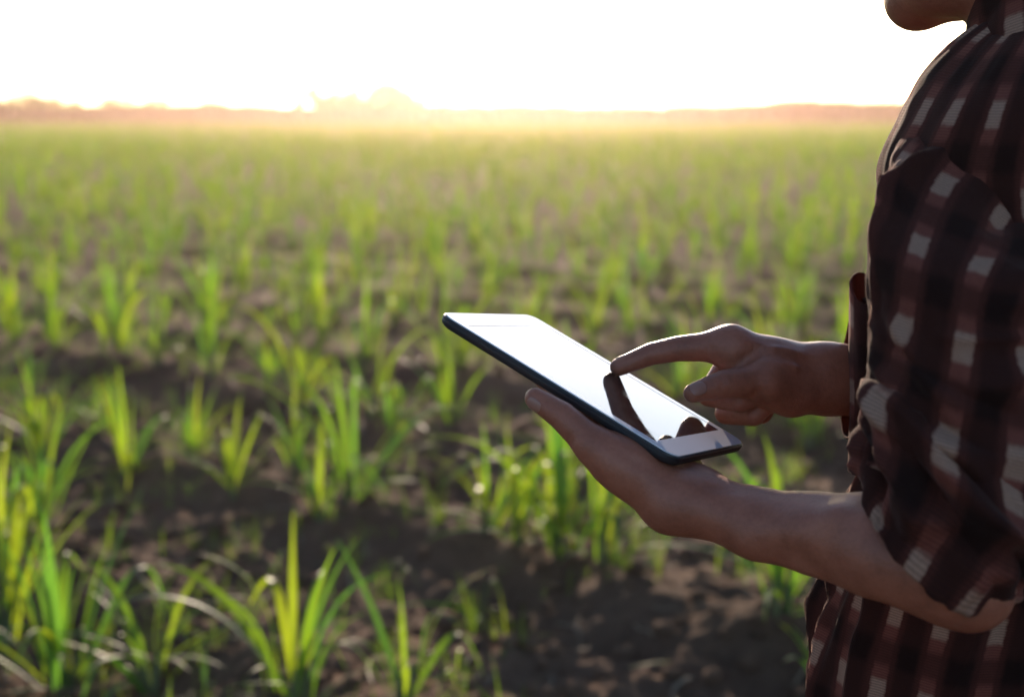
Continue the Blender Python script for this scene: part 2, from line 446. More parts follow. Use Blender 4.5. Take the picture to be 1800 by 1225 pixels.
inside = np.abs(cand[:, 0]) < .365 * cand[:, 1] + .25           # in the photograph's view
outside, cand = cand[~inside], cand[inside]
n_hero = len(HERO); n_full = 120; n_single = 300 - n_hero - n_full
def row_of(x, y): return int(round((x * ROW_N[0] + y * ROW_N[1] - ROW_C0) / ROW_G)) + 2
def nth(k):
    w = ['first', 'second', 'third', 'fourth', 'fifth', 'sixth', 'seventh', 'eighth', 'ninth', 'tenth', 'eleventh', 'twelfth', 'thirteenth', 'fourteenth', 'fifteenth', 'sixteenth', 'seventeenth', 'eighteenth', 'nineteenth', 'twentieth']
    return w[k] if k < 20 else 'twenty-' + w[k - 20]
def in_view(x, y):
    zc = y * math.cos(math.atan(409.5 / 2500)) + 1.38 * math.sin(math.atan(409.5 / 2500))
    return abs(x) < .36 * zc
FULL = [tuple(cand[k]) for k in range(n_full)]
for k in range(n_full):
    x, y = cand[k]; sc = RNG.uniform(.62, 1.15); er = RNG.uniform(.2, .6)
    rw = row_of(x, y)
    mates = sorted([p for p in list(map(tuple, hero_xy)) + FULL if row_of(*p) == rw and in_view(*p)])
    hgt = 'Tall' if sc > .98 else ('Short' if sc < .8 else 'Middle-sized'); hab = 'upright' if er > .46 else ('arching' if er < .33 else 'loose')
    if in_view(x, y) and len(mates) < 30:
        ROW_LABEL = '%s %s crop plant, %s from the left in the %s row from the camera' % (hgt.lower(), hab, nth(mates.index((x, y))), nth(rw - 1) if rw >= 1 else 'very first')
    else:
        ROW_LABEL = '%s %s crop plant in the %s row from the camera, at the picture edge' % (hgt.lower(), hab, nth(max(rw - 1, 0)))
    plant_parts(x, y, sc, leaf_set(int(RNG.integers(12, 21)), 1.25, er * .85), ROW_LABEL, 2, .85)

def plant_geo(n, segs, erect=.55, wmul=1.0):
    VV, FF, TT, UU = [], [], [], []; off = 0
    for (i, a, tl, ls, bz, bo) in leaf_set(n, 1.0, erect):
        s = SPEC[i]
        V, F, uv = leaf_geo(s[0] * ls, s[1] * wmul, s[2] + tl, s[3], s[4], s[5], twist=s[6], segs=segs, side=s[7])
        if segs <= 5:       # flat blade, two columns are enough
            pass
        ca, sa = math.cos(a), math.sin(a)
        V = np.stack([V[:, 0] * ca - V[:, 1] * sa + ca * bo, V[:, 0] * sa + V[:, 1] * ca + sa * bo, V[:, 2] + bz], -1)
        VV.append(V); FF.append(F + off); off += len(V); TT.append(np.full(len(V), RNG.random())); UU.append(uv)
    return np.concatenate(VV), np.concatenate(FF), np.concatenate(TT), np.concatenate(UU)
PM = []
for k in range(12):
    V, F, T, U = plant_geo(int(RNG.integers(9, 13)), 8)
    me = mesh_np('crop_plant', V, F, U); attr(me, 'tint', T); me.materials.append(LEAFS); PM.append(me)
for k in range(n_full, n_full + n_single):
    x, y = cand[k]; sc = RNG.uniform(.75, 1.3)
    o = obj('crop_plant', PM[int(RNG.integers(0, 12))])
    o.location = (x, y, float(soil_h(x, y)) - .01); o.rotation_euler = (0, 0, RNG.uniform(0, 6.28)); o.scale = (sc, sc, sc * RNG.uniform(.9, 1.2))
    side = 'left' if x < -.13 * y else ('right' if x > .11 * y else 'middle')
    tag(o, 'blurred %s green crop plant in the %s row from the camera, %s third' % ('tall' if sc > 1.02 else 'low', nth(row_of(x, y) - 1), side), 'plant', CROP_GROUP)
rest = np.concatenate([cand[n_full + n_single:], outside])
def stuff_plants(name, P, protos, smin, smax, label):
    VV, FF, TT = [], [], []; off = 0
    H = soil_h(P[:, 0], P[:, 1]); pick = RNG.integers(0, len(protos), len(P))
    for q, (V, F, T, U) in enumerate(protos):
        idx = np.where(pick == q)[0]; m = len(idx)
        if m == 0: continue
        a = RNG.uniform(0, 6.28, m); sc = RNG.uniform(smin, smax, m); ca, sa = np.cos(a) * sc, np.sin(a) * sc
        W = np.empty((m, len(V), 3))
        W[:, :, 0] = V[None, :, 0] * ca[:, None] - V[None, :, 1] * sa[:, None] + P[idx, 0][:, None]
        W[:, :, 1] = V[None, :, 0] * sa[:, None] + V[None, :, 1] * ca[:, None] + P[idx, 1][:, None]
        W[:, :, 2] = V[None, :, 2] * (sc * RNG.uniform(.9, 1.2, m))[:, None] + H[idx][:, None] - .01
        VV.append(W.reshape(-1, 3)); FF.append((F[None] + (np.arange(m) * len(V))[:, None, None] + off).reshape(-1, 4)); off += m * len(V)
        TT.append(((T[None] * .6 + RNG.random((m, 1)) * .4)).ravel())
    me = mesh_np(name, np.concatenate(VV), np.concatenate(FF)); attr(me, 'tint', np.concatenate(TT))
    return tag(obj(name, me, LEAFS), label, kind='stuff')
rd = np.hypot(rest[:, 0], rest[:, 1])
midp, farp = rest[rd < 45], rest[rd >= 45]
stuff_plants('crop_rows', midp, [plant_geo(int(RNG.integers(8, 12)), 5, .55, 1.0) for _ in range(14)], .75, 1.35, 'mass of young green crop plants filling the field behind')
stuff_plants('far_crop', farp, [plant_geo(6, 3, .7, 2.0) for _ in range(10)], .9, 1.45, 'far rows of green crop reaching to the tree line')

wd_n = 1500
wy = 2.9 + 13 * RNG.random(wd_n) ** 1.3; wx = (RNG.random(wd_n) - .5) * .95 * wy
stuff_plants('grassy_weeds', np.stack([wx, wy], -1)[~((wx > .05) & (wy < 3.9))], [plant_geo(int(RNG.integers(5, 9)), 4, .3, .5) for _ in range(8)], .14, .42, 'low thin grassy weeds between the crop rows')

# dry straw bits lying on the soil
VV, FF, TT = [], [], []; off = 0
for k in range(320):
    y = 2.9 + 6 * RNG.random() ** 1.5; x = (RNG.random() - .5) * y; L = RNG.uniform(.03, .14); a = RNG.uniform(0, 6.28)
    ca, sa = math.cos(a), math.sin(a); wq = RNG.uniform(.0015, .005)
    p = np.array([x, y]) + np.linspace(-.5, .5, 4)[:, None] * L * np.array([[ca, sa]]); p += RNG.normal(0, .004, p.shape)
    z = soil_h(p[:, 0], p[:, 1]) + RNG.uniform(.006, .014)
    for q in (-1, 1): VV.append(np.stack([p[:, 0] - sa * wq * q, p[:, 1] + ca * wq * q, z + q * .001], -1))
    for j in range(3): FF.append([off + j, off + j + 1, off + 4 + j + 1, off + 4 + j])
    off += 8; TT += [RNG.random()] * 8
STRAW = simple('dry_straw', (0.15, 0.105, 0.062), .8)
tag(obj('straw_litter', mesh_np('straw_litter', np.concatenate(VV), np.array(FF)), STRAW), 'bits of dry straw lying on the dark soil', kind='stuff')

# leaves lying on the soil
def lying(name, xy, me_i, rz, tilt, sc, label):
    o = obj(name, LEAF_ME[me_i]); x, y = xy
    o.location = (x, y, float(soil_h(x, y)) + .03); o.rotation_euler = (0, tilt, rz); o.scale = (sc,) * 3
    return tag(o, label, 'leaf', 'loose leaves on the soil')
lying('fallen_leaf', (-0.396, 3.790), 6, .1, 1.0, .9, 'curved green leaf lying on shaded soil at the bottom centre')
lying('fallen_leaf', (0.292, 3.381), 2, .5, 1.35, .45, 'short dark green leaf lying flat on the soil near the shirt hem')

# ------------------------------------------------------------------ tall cane wall and trees at the far edge
BARK = simple('bark', (0.07, 0.05, 0.038), .9)
def blades(name, pts, hts, n_each, label, wid=.12):
    VV, FF, TT = [], [], []; off = 0
    m = len(pts)
    for e in range(n_each):
        a = RNG.uniform(0, 6.28, m); h = hts * RNG.uniform(.55, 1.05, m); lean = RNG.uniform(.05, .5, m) * h * .6
        b = pts + RNG.normal(0, .35, pts.shape)
        ca, sa = np.cos(a), np.sin(a); ww = wid * RNG.uniform(.7, 1.6, m)
        rows = []
        z0 = h * RNG.uniform(0, .45, m)
        for s, wf in ((0, .8), (.5, 1.0), (.85, .7), (1, .1)):
            cx = b[:, 0] + ca * lean * s ** 2; cy = b[:, 1] + sa * lean * s ** 2; cz = z0 + (h - z0) * (s - .12 * s ** 3)
            rows.append(np.stack([np.stack([cx - sa * ww * wf, cy + ca * ww * wf, cz], -1), np.stack([cx + sa * ww * wf, cy - ca * ww * wf, cz], -1)], 1))
        Vq = np.stack(rows, 1).reshape(m, 8, 3)
        VV.append(Vq.reshape(-1, 3)); base = off + np.arange(m) * 8
        for j in range(3): FF.append(np.stack([base + 2 * j, base + 2 * j + 1, base + 2 * j + 3, base + 2 * j + 2], -1))
        TT.append(np.repeat(RNG.random(m), 8)); off += m * 8
    me = mesh_np(name, np.concatenate(VV), np.concatenate(FF)); attr(me, 'tint', np.concatenate(TT))
    return tag(obj(name, me, DENSE), label, kind='stuff')
m = 12000
hx = RNG.uniform(-170, 170, m); hy = 212 + RNG.uniform(0, 1, m) ** 1.3 * 9 + 2.0 * vnoise(np.stack([hx * .05, hx * 0, hx * 0], -1), 2)
hh = 3.5 + .6 * vnoise(np.stack([hx * .09, hx * 0 + 3, hx * 0], -1), 8) + .25 * vnoise(np.stack([hx * .5, hx * 0 + 3, hx * 0], -1), 12) + .5 * np.clip((hx - 20) / 40, 0, 1)
blades('tall_cane_stand', np.stack([hx, hy], -1), hh, 5, 'tall dark crop standing as a wall along the far edge of the field', .2)

def tree(x, y, h, wdt, label, seed, name='tree'):
    rg = np.random.default_rng(seed)
    root = empty(name, (x, y, 0)); tag(root, label, 'tree', 'trees on the horizon')
    VV, FF = [], []; off = 0
    V, F = tube_geo([(0, 0, -.2), (.05, .02, h * .3), (-.05, .05, h * .6), (.02, 0, h * .9)], [h * .035, h * .028, h * .018, h * .006]); VV.append(V); FF.append(F); off += len(V)
    tips = []
    for k in range(7):
        a = k * 2.4 + rg.uniform(-.4, .4); z = h * rg.uniform(.28, .7); ln = wdt * rg.uniform(.55, .95)
        e = np.array([math.cos(a) * ln, math.sin(a) * ln, z + h * rg.uniform(.08, .3)]); tips.append(e)
        V, F = tube_geo([(0, 0, z), e * .5 + np.array([0, 0, z * .5 - .02 * h]), e], [h * .014, h * .009, h * .003], 6); VV.append(V); FF.append(F + off); off += len(V)
    obj('trunk', mesh_np('trunk', np.concatenate(VV), np.concatenate(FF)), BARK, root)
    tips.append(np.array([0, 0, h * .9])); tips.append(np.array([0, 0, h * .65]))
    VV, FF, TT = [], [], []; off = 0
    for e in tips:
        c = e; m = 170; rr = wdt * rg.uniform(.34, .55)
        P = rg.normal(0, 1, (m, 3)); P /= np.linalg.norm(P, axis=1)[:, None]; P = c + P * rr * (rg.random((m, 1)) ** .45) * np.array([1, 1, .75])
        sz = .055 * h * rg.uniform(.5, 1.2, m)
        A = rg.normal(0, 1, (m, 3)); A /= np.linalg.norm(A, axis=1)[:, None]; B = np.cross(A, rg.normal(0, 1, (m, 3))); B /= np.linalg.norm(B, axis=1)[:, None]
        Q = np.stack([P - A * sz[:, None], P - B * sz[:, None] * .55, P + A * sz[:, None], P + B * sz[:, None] * .55], 1)
        VV.append(Q.reshape(-1, 3)); FF.append(np.arange(m * 4).reshape(m, 4) + off); off += m * 4
        TT.append(np.repeat(rg.random(m) * .6, 4))
    me = mesh_np('crown', np.concatenate(VV), np.concatenate(FF)); attr(me, 'tint', np.concatenate(TT))
    obj('crown', me, DENSE, root)
TR = [  # px-derived x at 226 m, height, half width, label
 (-30.8, 226, 5.2, 2.0, 'leftmost tree of the hazy clump left of the sun glow'),
 (-28.0, 228, 4.6, 2.2, 'second tree from the left in the hazy clump by the sun glow'),
 (-24.6, 227, 4.2, 1.9, 'low middle tree of the hazy clump by the sun glow'),
 (-21.6, 226, 5.3, 2.4, 'round tree right of the middle of the hazy clump'),
 (-18.8, 228, 5.6, 2.3, 'tallest tree of the hazy clump, near its right end'),
 (-16.2, 227, 4.6, 1.9, 'rightmost tree of the hazy clump, nearest to the sun glow'),
 (-33.6, 227, 3.9, 1.1, 'thin young tree standing just left of the hazy clump'),
 (-82.0, 224, 4.2, 2.4, 'far left tree cut by the edge of the picture'),
 (-75.0, 225, 4.9, 2.6, 'rounded tree near the left edge, tallest on that side'),
 (-71.0, 226, 4.2, 2.4, 'smaller tree touching the rounded one near the left edge'),
 (-62.0, 225, 4.3, 2.0, 'lone low tree between the left edge and the clump'),
 (-56.5, 226, 4.2, 2.2, 'low tree on the left horizon nearest to the clump'),
 (-47.0, 226, 3.7, 2.0, 'bush-like tree barely above the far crop wall'),
]
for k, (x, y, h, wd, lab) in enumerate(TR): tree(x, y, h * (1.12 if x > -40 else .98), wd * 1.35, lab, 40 + k)

# ------------------------------------------------------------------ signed-distance modelling of the body
class Field:
    def __init__(s, lo, hi, h):
        s.lo = np.array(lo, float); s.h = h; s.n = np.ceil((np.array(hi) - s.lo) / h).astype(int) + 1
        s.D = np.full(s.n, 0.5, np.float32)
        s.ax = [s.lo[k] + np.arange(s.n[k]) * h for k in range(3)]
    def box(s, pts, pad):
        pts = np.asarray(pts, float); a = np.floor((pts.min(0) - pad - s.lo) / s.h).astype(int); b = np.ceil((pts.max(0) + pad - s.lo) / s.h).astype(int) + 1
        a = np.clip(a, 0, s.n); b = np.clip(b, 0, s.n)
        sl = tuple(slice(a[k], b[k]) for k in range(3))
        if any(b[k] <= a[k] for k in range(3)): return None, None
        G_ = np.stack(np.meshgrid(*[s.ax[k][sl[k]] for k in range(3)], indexing='ij'), -1)
        return sl, G_
    def add(s, sl, d, k):
        o = s.D[sl]
        if k <= 0: s.D[sl] = np.minimum(o, d); return
        hh = np.clip(k - np.abs(o - d), 0, None) / k
        s.D[sl] = np.minimum(o, d) - hh * hh * k * .25
    def cone(s, a, b, r1, r2, k=.006, flat=None):
        a = np.array(a, float); b = np.array(b, float)
        sl, P = s.box([a, b], max(r1, r2) + k + .02)
        if sl is None: return
        s.add(sl, cone_d(P, a, b, r1, r2), k)
    def chain(s, pts, rad, k=.006):
        if k > .0061:
            for i in range(len(pts) - 1): s.cone(pts[i], pts[i + 1], rad[i], rad[i + 1], k)
            return
        pts = [np.array(p, float) for p in pts]            # fingers: no swelling where two bones meet
        sl, P = s.box(pts, max(rad) + k + .01); d = None
        if sl is None: return
        for i in range(len(pts) - 1):
            c = cone_d(P, pts[i], pts[i + 1], rad[i], rad[i + 1]); d = c if d is None else np.minimum(d, c)
        s.add(sl, d, k)
    def ell(s, c, R3, rad, k=.01):
        c = np.array(c, float); rad = np.array(rad, float)
        sl, P = s.box([c], rad.max() + k + .02)
        if sl is None: return
        q = (P - c) @ np.array(R3).T
        k0 = np.linalg.norm(q / rad, axis=-1); k1 = np.linalg.norm(q / rad ** 2, axis=-1)
        s.add(sl, k0 * (k0 - 1) / np.maximum(k1, 1e-6), k)
    def groove(s, pts, wdt, dep):
        """carve (dep>0) or raise (dep<0) a soft line through pts"""
        pts = [np.array(p, float) for p in pts]
        for a, b in zip(pts[:-1], pts[1:]):
            sl, P = s.box([a, b], wdt * 3)
            if sl is None: continue
            ab = b - a; t_ = np.clip(((P - a) @ ab) / (ab @ ab), 0, 1); dd_ = np.linalg.norm(P - a - t_[..., None] * ab, axis=-1)
            s.D[sl] += dep * np.exp(-(dd_ / wdt) ** 2)
    def mesh(s):
        Dn = s.D; n = s.n
        sg = Dn < 0
        c = np.zeros(n - 1, np.int8)
        for dx in (0, 1):
            for dy in (0, 1):
                for dz in (0, 1): c += sg[dx:n[0] - 1 + dx, dy:n[1] - 1 + dy, dz:n[2] - 1 + dz]
        act = (c > 0) & (c < 8)
        ii = np.argwhere(act); idx = np.full(n - 1, -1, np.int64); idx[act] = np.arange(len(ii))
        acc = np.zeros((len(ii), 3)); cnt = np.zeros(len(ii))
        cor = [(x, y, z) for x in (0, 1) for y in (0, 1) for z in (0, 1)]
        for p in cor:
            for a in range(3):
                if p[a]: continue
                q = list(p); q[a] = 1
                d0 = Dn[ii[:, 0] + p[0], ii[:, 1] + p[1], ii[:, 2] + p[2]]; d1 = Dn[ii[:, 0] + q[0], ii[:, 1] + q[1], ii[:, 2] + q[2]]
                m_ = (d0 < 0) != (d1 < 0); t_ = np.where(m_, d0 / np.where(m_, d0 - d1, 1), 0)
                pt = np.tile(np.array(p, float), (len(ii), 1)); pt[:, a] = t_
                acc += pt * m_[:, None]; cnt += m_
        V = (ii + acc / cnt[:, None]) * s.h + s.lo
        FS = []
        for a in range(3):
            b, c2 = (a + 1) % 3, (a + 2) % 3
            sl0 = [slice(None)] * 3; sl1 = [slice(None)] * 3; sl0[a] = slice(0, n[a] - 1); sl1[a] = slice(1, n[a])
            e = sg[tuple(sl0)] != sg[tuple(sl1)]
            e_idx = np.argwhere(e); ok = (e_idx[:, b] > 0) & (e_idx[:, c2] > 0) & (e_idx[:, b] < n[b] - 1) & (e_idx[:, c2] < n[c2] - 1)
            e_idx = e_idx[ok]
            inside0 = sg[e_idx[:, 0], e_idx[:, 1], e_idx[:, 2]]
            def cell(db, dc):
                q = e_idx.copy(); q[:, b] += db; q[:, c2] += dc; return idx[q[:, 0], q[:, 1], q[:, 2]]
            f = np.stack([cell(-1, -1), cell(0, -1), cell(0, 0), cell(-1, 0)], -1)
            f[~inside0] = f[~inside0][:, ::-1]
            FS.append(f)
        return V, np.concatenate(FS)

def cone_d(p, a, b, r1, r2):
    ba = b - a; l2 = ba @ ba; rr = r1 - r2; a2 = l2 - rr * rr; il2 = 1 / l2
    pa = p - a; y = pa @ ba; z = y - l2
    xv = pa * l2 - y[..., None] * ba; x2 = (xv * xv).sum(-1)
    y2 = y * y * l2; z2 = z * z * l2
    k = np.sign(rr) * rr * rr * x2
    r = (np.sqrt(np.maximum(x2 * a2 * il2, 0)) + y * rr) * il2 - r1
    m1 = np.sign(z) * a2 * z2 > k; m2 = np.sign(y) * a2 * y2 < k
    return np.where(m1, np.sqrt(x2 + z2) * il2 - r2, np.where(m2, np.sqrt(x2 + y2) * il2 - r1, r)).astype(np.float32)

# body frame: the man faces left and away from the camera
FD = np.array([-0.82, 0.57, 0]); FD /= np.linalg.norm(FD)
RD = np.array([FD[1], -FD[0], 0])
UPV = np.array([0, 0, 1.0])
TC = np.array([0.438, 1.176, 0])
def B(f, r, z): return TC + FD * f + RD * r + UPV * z
BR = np.array([FD, RD, UPV])

# tablet frame
TB_C = np.array([0.0700, 1.1668, 1.1628])
TB_X = np.array([0.7774, -0.4820, -0.4042]); TB_X /= np.linalg.norm(TB_X)
TB_Y = np.array([-0.4710, -0.8719, 0.1339]); TB_Y -= TB_X * (TB_X @ TB_Y); TB_Y /= np.linalg.norm(TB_Y)
TB_N = np.cross(TB_X, TB_Y); TB_N = TB_N if TB_N[2] > 0 else -TB_N
def T(x, y, z): return TB_C + TB_X * x + TB_Y * y + TB_N * z

V_all, F_all, off_ = [], [], 0
def keep(V, F):
    global off_
    V_all.append(V); F_all.append(F + off_); off_ += len(V)

# --- left arm and the hand under the tablet
f = Field((-.075, .845, .88), (.41, 1.26, 1.25), .0019)
dpt = np.array([0, .011, 0])
for sgn, kk in ((-1, .012), (1, .02)):
    f.chain([W(0.3148, 0.9508, 1.0599) + dpt * sgn, W(0.2960, 0.9626, 1.0701) + dpt * sgn * 1.1, W(0.2611, 0.9837, 1.0756) + dpt * sgn * 1.1, W(0.2226, 1.0141, 1.0754) + dpt * sgn, W(0.1849, 1.0394, 1.0753) + dpt * sgn, W(0.1482, 1.0562, 1.0848) + dpt * sgn * .9],
            [.0220, .0270, .0295, .0222, .0195, .0182], .02)
f.chain([W(0.3211, 0.9443, 1.0514), W(0.2945, 0.9570, 1.0670)], [.0150, .020], .03)              # point of the elbow
f.chain([W(0.3113, 0.9467, 1.0662), W(0.3180, 0.9747, 1.1443), W(0.3232, 1.0001, 1.2377)], [.030, .043, .045], .02)
# palm and heel of the hand
f.chain([W(0.1485, 1.0581, 1.0843), W(0.1219, 1.0546, 1.0875)], [.021, .0215], .015)
f.chain([W(0.1436, 1.0714, 1.0847), T(.085,.045,-.034), T(.052,.052,-.029)], [.0205, .019, .0125], .015)
f.chain([W(0.1443, 1.0762, 1.0834), T(.085,.025,-.036), T(.048,.028,-.030)], [.0205, .019, .0125], .015)
f.chain([W(0.1449, 1.0811, 1.0820), T(.09,.005,-.036), T(.052,.006,-.029)], [.0205, .018, .012], .015)
f.chain([W(0.1456, 1.0859, 1.0807), T(.095,-.012,-.034), T(.062,-.014,-.027)], [.0205, .017, .011], .015)
f.chain([W(0.1219, 1.0549, 1.0892), W(0.0916, 1.0605, 1.1115), W(0.0610, 1.0639, 1.1317)], [.0215, .0185, .0138], .016)   # ball of the thumb
f.chain([W(0.0610, 1.0639, 1.1317), W(0.0386, 1.0742, 1.1514), W(0.0181, 1.0842, 1.1632)], [.0134, .0112, .0084], .005)       # thumb
f.cone(W(0.0763, 1.0620, 1.1205), T(.06,.055,-.026), .012, .011, .02)                     # web
for pts, r0 in (([(.052,.052,-.028), (.002,.034,-.023), (-.024,.022,-.0195), (-.046,.012,-.0178)], .0098),
                ([(.048,.028,-.029), (-.006,.006,-.024), (-.036,-.010,-.0195), (-.058,-.020,-.0178)], .010),
                ([(.052,.006,-.028), (.004,-.024,-.023), (-.022,-.040,-.0195), (-.042,-.050,-.0178)], .0096),
                ([(.062,-.014,-.026), (.026,-.042,-.021), (.008,-.056,-.0185), (-.008,-.066,-.017)], .0085)):
    f.chain([T(*p) for p in pts], [r0 * 1.12, r0 * 1.02, r0 * .92, r0 * .8], .004)
# creases, tendons
f.groove([W(0.1468, 1.0395, 1.1067), W(0.1544, 1.0332, 1.0930), W(0.1495, 1.0320, 1.0735)], .003, .0009)
f.groove([W(0.1549, 1.0389, 1.1033), W(0.1596, 1.0309, 1.0915), W(0.1544, 1.0298, 1.0720)], .003, .0006)
f.groove([W(0.0477, 1.0598, 1.1438), W(0.0434, 1.0586, 1.1365)], .0028, .0009)
f.groove([W(0.0511, 1.0573, 1.1412), W(0.0459, 1.0561, 1.1336)], .0024, .0012)
f.groove([W(0.0752, 1.0485, 1.1309), W(0.0940, 1.0402, 1.1233), W(0.1192, 1.0346, 1.1141)], .004, .0012)
f.groove([W(0.2541, 0.9534, 1.1070), W(0.2303, 0.9776, 1.1001), W(0.2038, 1.0050, 1.0815), W(0.1722, 1.0129, 1.0683)], .011, -.0034)
f.groove([W(0.1722, 1.0129, 1.0683), W(0.2040, 0.9820, 1.0651), W(0.2320, 0.9611, 1.0614)], .014, .0022)
f.groove([W(0.1241, 1.0395, 1.1067), W(0.1415, 1.0402, 1.0986), W(0.1696, 1.0277, 1.0967)], .004, -.0008)
keep(*f.mesh())

# --- right arm and the pointing hand
f = Field((.06, 1.10, 1.08), (.56, 1.44, 1.27), .0018)
tipc = W(0.0926, 1.2132, 1.1650)
f.chain([tipc, W(0.1207, 1.2150, 1.1762), W(0.1437, 1.2138, 1.1809), W(0.1669, 1.2111, 1.1829), W(0.1885, 1.2084, 1.1853)], [.0079, .0097, .0110, .0126, .0140], .006)
# back of the hand, palm
f.chain([W(0.1885, 1.2084, 1.1853), W(0.2260, 1.2097, 1.1682), W(0.2724, 1.2190, 1.1630)], [.0142, .0195, .0182], .016)
f.chain([W(0.1992, 1.2287, 1.1790), W(0.2346, 1.2286, 1.1598), W(0.2746, 1.2282, 1.1573)], [.0140, .020, .019], .016)
f.chain([W(0.2112, 1.2454, 1.1696), W(0.2423, 1.2414, 1.1513), W(0.2763, 1.2350, 1.1495)], [.0135, .019, .0185], .016)
f.chain([W(0.2229, 1.2589, 1.1595), W(0.2468, 1.2501, 1.1430), W(0.2768, 1.2360, 1.1431)], [.0125, .018, .0175], .016)
f.chain([W(0.2724, 1.2159, 1.1445), W(0.2401, 1.2028, 1.1445), W(0.2145, 1.1842, 1.1550)], [.0182, .0178, .0150], .016)     # ball of the thumb
f.cone(W(0.1955, 1.2038, 1.1692), W(0.2154, 1.1897, 1.1579), .010, .013, .022)                                        # web
f.chain([W(0.2145, 1.1848, 1.1588), W(0.1771, 1.1695, 1.1583), W(0.1501, 1.1585, 1.1527)], [.0150, .0122, .0080], .006)     # thumb
# curled fingers
f.chain([W(0.1992, 1.2287, 1.1790), W(0.1716, 1.2172, 1.1397), W(0.1944, 1.1917, 1.1388), W(0.2123, 1.1900, 1.1470)], [.0125, .0103, .0098, .009], .004)
f.chain([W(0.2112, 1.2454, 1.1696), W(0.1892, 1.2322, 1.1203), W(0.2094, 1.2064, 1.1237), W(0.2210, 1.2044, 1.1362)], [.012, .0100, .0095, .0088], .004)
f.chain([W(0.2229, 1.2589, 1.1595), W(0.2067, 1.2497, 1.1156), W(0.2211, 1.2301, 1.1197), W(0.2280, 1.2262, 1.1328)], [.011, .0088, .0085, .0078], .004)
# forearm
f.chain([W(0.2728, 1.2208, 1.1622), W(0.3321, 1.2380, 1.1555), W(0.4108, 1.2764, 1.1301), W(0.4783, 1.3162, 1.0949)], [.0190, .026, .036, .036], .016)
f.chain([W(0.2728, 1.2180, 1.1446), W(0.3332, 1.2391, 1.1374), W(0.4124, 1.2792, 1.1163), W(0.4801, 1.3202, 1.0885)], [.0185, .025, .034, .036], .016)
# creases and knuckle
f.groove([W(0.1664, 1.1987, 1.1937), W(0.1677, 1.1961, 1.1843), W(0.1651, 1.1963, 1.1730)], .0028, .0018)
f.groove([W(0.1354, 1.2020, 1.1834), W(0.1375, 1.2016, 1.1745), W(0.1369, 1.2034, 1.1668)], .0026, .0015)
f.groove([W(0.1393, 1.2023, 1.1853), W(0.1408, 1.2008, 1.1757), W(0.1405, 1.2016, 1.1686)], .0022, .0012)
f.groove([W(0.1139, 1.2042, 1.1721), W(0.1165, 1.2051, 1.1650)], .0022, .0012)
f.groove([W(0.2047, 1.1684, 1.1512), W(0.2127, 1.1721, 1.1432), W(0.2170, 1.1757, 1.1342)], .004, .0022)
f.groove([W(0.1731, 1.1573, 1.1702), W(0.1756, 1.1543, 1.1645), W(0.1740, 1.1551, 1.1567)], .0026, .0015)
f.groove([W(0.1788, 1.1572, 1.1697), W(0.1808, 1.1542, 1.1636), W(0.1792, 1.1546, 1.1539)], .0024, .0012)
f.groove([W(0.2073, 1.1876, 1.1759), W(0.1928, 1.1866, 1.1698), W(0.1723, 1.1707, 1.1653)], .004, .0010)
f.groove([W(0.1930, 1.1911, 1.1910), W(0.2219, 1.1902, 1.1853), W(0.2624, 1.1980, 1.1776)], .004, -.0010)
f.groove([W(0.2108, 1.1801, 1.1733), W(0.2404, 1.1837, 1.1703), W(0.2715, 1.1933, 1.1671)], .004, -.0012)
f.groove([W(0.1856, 1.1862, 1.1674), W(0.1976, 1.1876, 1.1759), W(0.2073, 1.1886, 1.1816)], .005, .0024)
for q in range(4): f.groove([W(0.1930, 1.1914, 1.1929) + np.array([.006 * q, 0, -.004 * (q % 2)]), W(0.1912, 1.1904, 1.1804) + np.array([.006 * q, 0, -.003])], .0018, .0006)
f.groove([W(0.1920, 1.1860, 1.1967), W(0.2314, 1.1897, 1.1883), W(0.2675, 1.1997, 1.1818)], .0035, -.0009)
keep(*f.mesh())

# --- head and neck
NK = B(.018, 0, 1.44)
f = Field(tuple(TC + np.array([-.20, -.16, 1.36])), tuple(TC + np.array([.16, .20, 1.74])), .0034)
f.chain([B(-.015, 0, 1.38), B(.008, 0, 1.47), B(.015, 0, 1.56)], [.066, .0565, .058], .02)
HC = B(.028, 0, 1.612)
f.ell(HC, BR, (.098, .077, .098), .02)
f.ell(B(.060, 0, 1.555), BR, (.068, .060, .075), .03)
for sg_ in (-1, 1):
    f.chain([B(.112, sg_ * .012, 1.4775), B(.085, sg_ * .036, 1.487), B(.028, sg_ * .056, 1.515), B(.018, sg_ * .062, 1.57)], [.0195, .017, .015, .014], .028)
f.ell(B(.116, 0, 1.4785), BR, (.020, .024, .021), .02)
f.ell(B(.075, 0, 1.52), BR, (.052, .046, .045), .03)
f.chain([B(.122, 0, 1.603), B(.131, 0, 1.577), B(.136, 0, 1.562)], [.007, .008, .010], .015)
for sg_ in (-1, 1):
    f.cone(B(.125, sg_ * .011, 1.557), B(.127, sg_ * .011, 1.558), .008, .008, .008)
    f.ell(B(.108, sg_ * .045, 1.572), BR, (.022, .024, .02), .02)
    f.chain([B(.124, sg_ * .016, 1.617), B(.112, sg_ * .045, 1.618)], [.009, .008], .012)
    f.groove([B(.126, sg_ * .022, 1.598), B(.112, sg_ * .045, 1.598)], .011, .006)
    f.chain([B(.012, sg_ * .080, 1.565), B(.0, sg_ * .088, 1.60), B(.006, sg_ * .086, 1.618), B(.018, sg_ * .080, 1.615)], [.008, .009, .009, .007], .006)
f.cone(B(.128, -.018, 1.5265), B(.128, .018, 1.5265), .0075, .0075, .008)
f.cone(B(.127, -.015, 1.515), B(.127, .015, 1.515), .008, .008, .008)
f.groove([B(.136, -.022, 1.5215), B(.137, 0, 1.5215), B(.136, .022, 1.5215)], .003, .003)
keep(*f.mesh())
